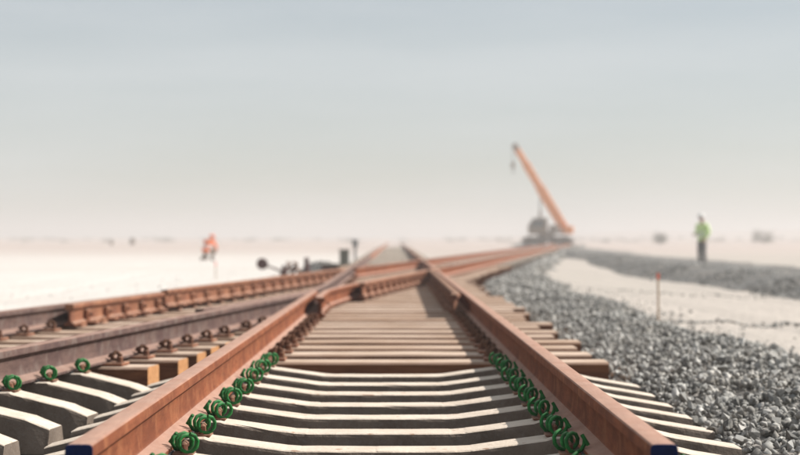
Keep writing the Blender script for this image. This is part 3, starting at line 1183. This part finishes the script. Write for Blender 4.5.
# ------------------------------------------------------------------ crane
def crane():
    t_ = thing('crane', 'mobile crane with raised orange boom and hanging hook, hazy in the distance', 'crane', (15.2, 190, -.02))
    # the machine faces -X: pivot at the rear (+X), boom rises forwards
    MB().box((-2.2, -1.15, .55), (2.5, 1.15, 1.0), .06).box((-2.1, -1.0, 1.0), (2.2, 1.0, 1.12), .03).build('chassis', M['crane_grey'], t_)
    tyre = MB().lathe([(.28, -.16), (.46, -.17), (.52, -.12), (.52, .12), (.46, .17), (.28, .16)], 18, Matrix.Rotation(R(90), 4, 'X')).mesh('wheel', 40)
    rim = MB().lathe([(.10, -.185), (.26, -.175), (.27, -.12), (.27, .12), (.26, .175), (.10, .185)], 14, Matrix.Rotation(R(90), 4, 'X')).mesh('rim', 40)
    tyre.materials.append(M['tyre'])
    rim.materials.append(M['crane_cab'])
    for x in (-1.6, -.5, .8, 1.9):
        for y_ in (-1.02, 1.02):
            w_ = obj('wheel', tyre, None, t_, (x, y_, .52))
            obj('rim', rim, None, w_)
    for x in (-2.3, 2.6):
        o_ = MB().box((x - .12, -2.0, .62), (x + .12, 2.0, .84), .02).build('outrigger_beam', M['crane_grey'], t_)
        for y_ in (-1.9, 1.9):
            MB().tube([(x, y_, .06), (x, y_, .95)], .06, 8).lathe([(.24, .0), (.24, .05), (.08, .08)], 12, Matrix.Translation((x, y_, .02))).build('jack', M['steel'], o_)
    MB().lathe([(.85, 1.1), (.85, 1.3), (.7, 1.32)], 20).build('turntable', M['crane_grey'], t_)
    MB().box((-.9, -.95, 1.32), (2.3, .95, 1.62), .05).box((.3, -.85, 1.62), (1.25, .1, 2.25), .06).build('upper_deck', M['crane_grey'], t_)
    MB().box((1.75, -1.05, 1.35), (2.75, 1.05, 2.15), .08).build('counterweight', M['orange'], t_)
    cab = MB().add([(-1.75, -1.0, 1.3), (.15, -1.0, 1.3), (.15, -1.0, 2.95), (-1.25, -1.0, 2.95), (-1.8, -1.0, 2.1),
                    (-1.75, -.05, 1.3), (.15, -.05, 1.3), (.15, -.05, 2.95), (-1.25, -.05, 2.95), (-1.8, -.05, 2.1)],
                   [(0, 1, 2, 3, 4), (9, 8, 7, 6, 5), (0, 5, 6, 1), (1, 6, 7, 2), (2, 7, 8, 3), (3, 8, 9, 4), (4, 9, 5, 0)]).build('cab', M['crane_cab'], t_)
    MB().add([(-1.62, -1.02, 2.05), (-.2, -1.02, 2.05), (-.2, -1.02, 2.8), (-1.2, -1.02, 2.8), (-1.62, -1.0, 2.05), (-.2, -1.0, 2.05), (-.2, -1.0, 2.8), (-1.2, -1.0, 2.8)],
             [(0, 1, 2, 3), (0, 3, 7, 4), (3, 2, 6, 7), (2, 1, 5, 6), (1, 0, 4, 5)]).build('side_window', M['glass'], cab)
    MB().add([(-1.83, -.92, 2.12), (-1.83, -.13, 2.12), (-1.31, -.13, 2.9), (-1.31, -.92, 2.9), (-1.79, -.92, 2.12), (-1.79, -.13, 2.12), (-1.27, -.13, 2.9), (-1.27, -.92, 2.9)],
             [(3, 2, 1, 0), (0, 1, 5, 4), (2, 3, 7, 6), (1, 2, 6, 5), (3, 0, 4, 7)]).build('windscreen', M['glass'], cab)
    piv, tip = Vector((1.75, .45, 2.0)), Vector((-3.05, .45, 10.1))
    u = (tip - piv).normalized()
    L = (tip - piv).length
    rot = u.to_track_quat('Z', 'Y').to_matrix().to_4x4()
    T = Matrix.Translation(piv) @ rot

    def sec(nm, a_, b_, w_, d_):
        return MB().box((-w_ / 2, -d_ / 2, a_), (w_ / 2, d_ / 2, b_), .05, T).build(nm, M['orange'], t_)
    sec('boom_base', -.5, L * .50, .95, .95)
    sec('boom_middle', L * .50 + .002, L * .80, .80, .80)
    hd = sec('boom_tip', L * .80 + .002, L, .64, .64)
    ax = (Matrix.Rotation(R(90), 4, 'X'))
    MB().lathe([(.20, -.15), (.32, -.13), (.26, 0), (.32, .13), (.20, .15)], 16, Matrix.Translation(tip + u * .12) @ ax).build('sheave', M['crane_grey'], hd)
    MB().box((-.42, -.34, L - .3), (.48, .34, L + .35), .08, T).build('boom_head', M['crane_grey'], hd)
    c0 = Vector((-.65, .45, 1.65))
    c1 = piv + u * L * .44 + Vector((-.2, 0, -.12))
    cy = MB().tube([c0, c0.lerp(c1, .55)], .13, 10).build('lift_cylinder', M['crane_grey'], t_)
    MB().tube([c0.lerp(c1, .55), c1], .075, 8).build('piston_rod', M['steel'], cy)
    hx0 = tip + Vector((-.30, 0, .05))
    MB().tube([hx0 + Vector((-.05, 0, 0)), hx0 + Vector((-.05, 0, -1.6))], .02, 5).build('hoist_rope', M['steel'], t_)
    MB().tube([hx0 + Vector((.05, 0, 0)), hx0 + Vector((.05, 0, -1.6))], .02, 5).build('hoist_rope', M['steel'], t_)
    hb = MB().box((hx0.x - .2, hx0.y - .14, hx0.z - 2.15), (hx0.x + .2, hx0.y + .14, hx0.z - 1.55), .08).build('hook_block', M['crane_grey'], t_)
    MB().tube(catmull([hx0 + Vector(v_) for v_ in ((0, 0, -2.1), (0, 0, -2.3), (.13, 0, -2.42), (.1, 0, -2.58), (-.05, 0, -2.6), (-.14, 0, -2.48))], 4), .045, 8).build('hook', M['steel'], hb)
    t_.rotation_euler = (0, 0, R(-6))


crane()


# ------------------------------------------------------------------ people
def skin_mesh(name, nodes, edges, mat, parent, root, sub=2):
    """one continuous surface grown over a skeleton of joints"""
    ks = list(nodes)
    me = bpy.data.meshes.new(name)
    me.from_pydata([nodes[q_][0] for q_ in ks], [(ks.index(a_), ks.index(b_)) for a_, b_ in edges], [])
    o = obj(name, me, mat, parent)
    sk = o.modifiers.new('skin', 'SKIN')
    sk.use_smooth_shade = True
    sk.branch_smoothing = .3
    for i, q_ in enumerate(ks):
        r_ = nodes[q_][1]
        me.skin_vertices[0].data[i].radius = r_ if hasattr(r_, '__len__') else (r_, r_)
        me.skin_vertices[0].data[i].use_root = (q_ == root)
    ss = o.modifiers.new('subdivision', 'SUBSURF')
    ss.levels = ss.render_levels = sub
    return o


def chain(names):
    return list(zip(names[:-1], names[1:]))


def hand_nodes(N, E, tag_, wrist, d, side, curl):
    """palm, four fingers and a thumb continuing from the wrist along direction d"""
    d = Vector(d).normalized()
    side = Vector(side).normalized()
    nrm = d.cross(side).normalized()
    w = Vector(wrist)
    N['palm' + tag_] = (tuple(w + d * .05), (.040, .020))
    E.append(('wrist' + tag_, 'palm' + tag_))
    N['knuckles' + tag_] = (tuple(w + d * .085), (.040, .016))
    E.append(('palm' + tag_, 'knuckles' + tag_))
    for i, (off, ln) in enumerate(((-.030, .062), (-.010, .074), (.010, .070), (.030, .054))):
        b = w + d * .088 + side * off
        p1 = b + d * ln * .5 + nrm * curl * .3 * ln
        p2 = p1 + d * ln * .38 + nrm * curl * .8 * ln
        for j_, (pp, rr) in enumerate(((b, .010), (p1, .009), (p2, .007))):
            N[f'f{i}{j_}{tag_}'] = (tuple(pp), rr)
        E += [('knuckles' + tag_, f'f{i}0{tag_}'), (f'f{i}0{tag_}', f'f{i}1{tag_}'), (f'f{i}1{tag_}', f'f{i}2{tag_}')]
    b = w + d * .035 - side * .040
    N['t0' + tag_] = (tuple(b), .012)
    N['t1' + tag_] = (tuple(b + d * .035 - side * .022), .010)
    N['t2' + tag_] = (tuple(b + d * .062 - side * .026 + nrm * curl * .02), .008)
    E += [('palm' + tag_, 't0' + tag_), ('t0' + tag_, 't1' + tag_), ('t1' + tag_, 't2' + tag_)]


def person(label, loc, rotz, J, vest, trousers, helmet, group=None):
    """J: joints of the pose; figure faces -Y in its own frame"""
    t_ = thing('person', label, 'person', loc, rotz, group)
    V3 = Vector
    N, E = {}, []
    N['pelvis'] = (J['pelvis'], (.140, .098))
    N['waist'] = (J['waist'], (.125, .090))
    N['chest'] = (J['chest'], (.105, .078))
    N['neck'] = (J['neck'], .056)
    up = (V3(J['head']) - V3(J['neck'])).normalized()
    fwd = V3(J['look']).normalized()
    N['jaw'] = (tuple(V3(J['neck']) + up * .075 + fwd * .02), (.062, .070))
    N['face'] = (tuple(V3(J['neck']) + up * .135 + fwd * .012), (.074, .088))
    N['crown'] = (tuple(V3(J['neck']) + up * .205), (.066, .078))
    E += chain(['pelvis', 'waist', 'chest', 'neck', 'jaw', 'face', 'crown'])
    for s_, c_ in ((-1, 'l'), (1, 'r')):
        N['shoulder' + c_] = (J['shoulder' + c_], .048)
        N['elbow' + c_] = (J['elbow' + c_], .043)
        N['forearm' + c_] = (tuple(V3(J['elbow' + c_]).lerp(V3(J['wrist' + c_]), .4)), .040)
        N['wrist' + c_] = (J['wrist' + c_], .028)
        E += chain(['chest', 'shoulder' + c_, 'elbow' + c_, 'forearm' + c_, 'wrist' + c_])
        d_ = V3(J['wrist' + c_]) - V3(J['elbow' + c_])
        hand_nodes(N, E, c_, J['wrist' + c_], d_, V3((0, -1, 0)).cross(d_).cross(d_) * 1.0 if abs(d_.normalized().y) < .95 else V3((1, 0, 0)), .5 * s_)
        N['hip' + c_] = (J['hip' + c_], .088)
        N['thigh' + c_] = (tuple(V3(J['hip' + c_]).lerp(V3(J['knee' + c_]), .45)), .078)
        N['knee' + c_] = (J['knee' + c_], .056)
        N['calf' + c_] = (tuple(V3(J['knee' + c_]).lerp(V3(J['ankle' + c_]), .35)), .058)
        N['ankle' + c_] = (J['ankle' + c_], .040)
        N['toe' + c_] = (J['toe' + c_], (.026, .018))
        E += chain(['pelvis', 'hip' + c_, 'thigh' + c_, 'knee' + c_, 'calf' + c_, 'ankle' + c_, 'toe' + c_])
    body = skin_mesh('body', N, E, M['skin'], t_, 'pelvis')
    fc = V3(N['face'][0])
    rt = up.cross(fwd).normalized()
    # nose, ears and eyes
    hd = MB()
    hd.tube([fc + fwd * .080 + up * .012, fc + fwd * .100 - up * .012, fc + fwd * .092 - up * .022], [.008, .015, .012], 6)
    hd.build('nose', M['skin'], body, 60)
    for s_ in (-1, 1):
        MB().tube([fc + rt * s_ * .072 + up * .022, fc + rt * s_ * .086, fc + rt * s_ * .074 - up * .028], [.014, .018, .010], 6).build('ear', M['skin'], body, 60)
        MB().tube([fc + fwd * .078 + rt * s_ * .030 + up * .012, fc + fwd * .089 + rt * s_ * .030 + up * .012], .010, 6).build('eye', M['rubber'], body, 60)
    MB().tube([fc + fwd * .083 - rt * .024 - up * .046, fc + fwd * .092 - up * .046, fc + fwd * .083 + rt * .024 - up * .046], [.004, .007, .004], 6).build('mouth', M['red'], body, 60)
    # clothing
    C, D = {}, []
    for q_, rr in (('pelvis', (.195, .150)), ('waist', (.178, .135)), ('chest', (.200, .145))):
        C[q_] = (J[q_], rr)
    C['collar'] = (tuple(V3(J['chest']).lerp(V3(J['neck']), .95)), .088)
    D += chain(['pelvis', 'waist', 'chest', 'collar'])
    C['hem'] = (tuple(V3(J['pelvis']) + (V3(J['pelvis']) - V3(J['waist'])).normalized() * .10), (.19, .145))
    D.append(('pelvis', 'hem'))
    for c_ in 'lr':
        C['shoulder' + c_] = (J['shoulder' + c_], .080)
        C['elbow' + c_] = (J['elbow' + c_], .062)
        C['cuff' + c_] = (tuple(V3(J['elbow' + c_]).lerp(V3(J['wrist' + c_]), .88)), .046)
        D += chain(['chest', 'shoulder' + c_, 'elbow' + c_, 'cuff' + c_])
    jk = skin_mesh('jacket', C, D, M[vest], t_, 'chest')
    for f_ in (.45, 1.15):
        a_ = V3(J['pelvis']).lerp(V3(J['waist']), f_)
        ax_ = (V3(J['waist']) - V3(J['pelvis'])).normalized()
        rm_ = Matrix.Translation(a_) @ ax_.to_track_quat('Z', 'Y').to_matrix().to_4x4() @ Matrix.Diagonal((1.12, .85, 1, 1))
        MB().lathe([(.150, -.025), (.168, -.024), (.168, .024), (.150, .025)], 20, rm_).build('reflective_band', M['reflect'], jk, 50)
    T_, G = {}, []
    T_['pelvis'] = (J['pelvis'], (.150, .112))
    T_['belt'] = (tuple(V3(J['pelvis']).lerp(V3(J['waist']), .55)), (.145, .108))
    G.append(('pelvis', 'belt'))
    for c_ in 'lr':
        T_['hip' + c_] = (J['hip' + c_], .100)
        T_['thigh' + c_] = (tuple(V3(J['hip' + c_]).lerp(V3(J['knee' + c_]), .45)), .094)
        T_['knee' + c_] = (J['knee' + c_], .076)
        T_['calf' + c_] = (tuple(V3(J['knee' + c_]).lerp(V3(J['ankle' + c_]), .4)), .078)
        T_['hem' + c_] = (tuple(V3(J['knee' + c_]).lerp(V3(J['ankle' + c_]), .97)), .068)
        G += chain(['pelvis', 'hip' + c_, 'thigh' + c_, 'knee' + c_, 'calf' + c_, 'hem' + c_])
    skin_mesh('trousers', T_, G, M[trousers], t_, 'pelvis')
    for c_ in 'lr':
        a_, b_ = V3(J['ankle' + c_]), V3(J['toe' + c_])
        skin_mesh('boot', {'top': (tuple(a_ + V3((0, 0, .075))), .058), 'heel': (tuple(a_ + V3((0, .02, -.035))), (.054, .050)), 'toe': (tuple(b_), (.052, .038))},
                  [('top', 'heel'), ('heel', 'toe')], M['boot'], t_, 'top')
    # helmet with a brim
    hm = Matrix.Translation(V3(N['face'][0]) + up * .052) @ up.to_track_quat('Z', 'Y').to_matrix().to_4x4() @ Matrix.Diagonal((.93, 1.06, .93, 1))
    pr_ = [(.128, -.012), (.130, -.004), (.112, .004)] + [(.108 * math.cos(a_), .012 + .105 * math.sin(a_)) for a_ in np.linspace(.05, 1.5, 7)]
    h_ = MB().lathe(pr_, 18, hm).build('helmet', M[helmet], t_, 50)
    return t_


stand = dict(pelvis=(0, 0, .93), waist=(0, -.005, 1.10), chest=(0, .0, 1.33), neck=(0, .0, 1.485), head=(0, -.03, 1.62), look=(.1, -1, -.25),
             shoulderl=(-.185, .0, 1.40), elbowl=(-.27, .04, 1.13), wristl=(-.15, -.20, 1.08),
             shoulderr=(.185, .0, 1.40), elbowr=(.27, .05, 1.13), wristr=(.21, -.12, .92),
             hipl=(-.095, 0, .88), kneel=(-.105, -.02, .49), anklel=(-.11, .02, .085), toel=(-.13, -.13, .04),
             hipr=(.095, 0, .88), kneer=(.10, -.03, .49), ankler=(.105, .03, .085), toer=(.13, -.12, .04))
gz = float(ground_z(np.array(10.25), np.array(63.0)))
person('worker in yellow-green hi-vis jacket, white helmet and dark trousers standing beyond the gravel bank', (10.25, 63.0, -.03), R(-50), stand, 'vest_green', 'navy', 'white')

kneel = dict(pelvis=(0, .10, .46), waist=(0, .02, .60), chest=(0, -.13, .78), neck=(0, -.24, .885), head=(0, -.33, .98), look=(0, -1, -.6),
             shoulderl=(-.185, -.17, .83), elbowl=(-.26, -.30, .60), wristl=(-.15, -.46, .45),
             shoulderr=(.185, -.17, .83), elbowr=(.27, -.28, .60), wristr=(.14, -.44, .42),
             hipl=(-.10, .09, .43), kneel=(-.17, -.27, .50), anklel=(-.15, -.12, .085), toel=(-.17, -.28, .04),
             hipr=(.10, .09, .43), kneer=(.16, -.20, .10), ankler=(.14, .20, .12), toer=(.14, .30, .04))
person('crouching worker in orange hi-vis jacket out on the white sand', (-7.95, 80.0, float(ground_z(np.array(-7.95), np.array(80.0))) - .01), R(152), kneel, 'vest_orange', 'khaki', 'vest_orange')

# ------------------------------------------------------------------ dusty air
hz_me = MB().box((-3900, -3900, -1.7), (3900, 3900, 12.5)).mesh('haze')
k = bpy.data.materials.new('dusty_air')
k.use_nodes = True
nt = k.node_tree
nt.nodes.remove(nt.nodes['Principled BSDF'])
pv = nt.nodes.new('ShaderNodeVolumePrincipled')
pv.inputs['Color'].default_value = (.70, .69, .68, 1)
pv.inputs['Density'].default_value = HAZE
pv.inputs['Anisotropy'].default_value = .25
pv.inputs['Density Attribute'].default_value = ''
pv.inputs['Temperature Attribute'].default_value = ''
nt.links.new(pv.outputs[0], nt.nodes['Material Output'].inputs['Volume'])
setting(obj('haze', hz_me, k), 'stuff')
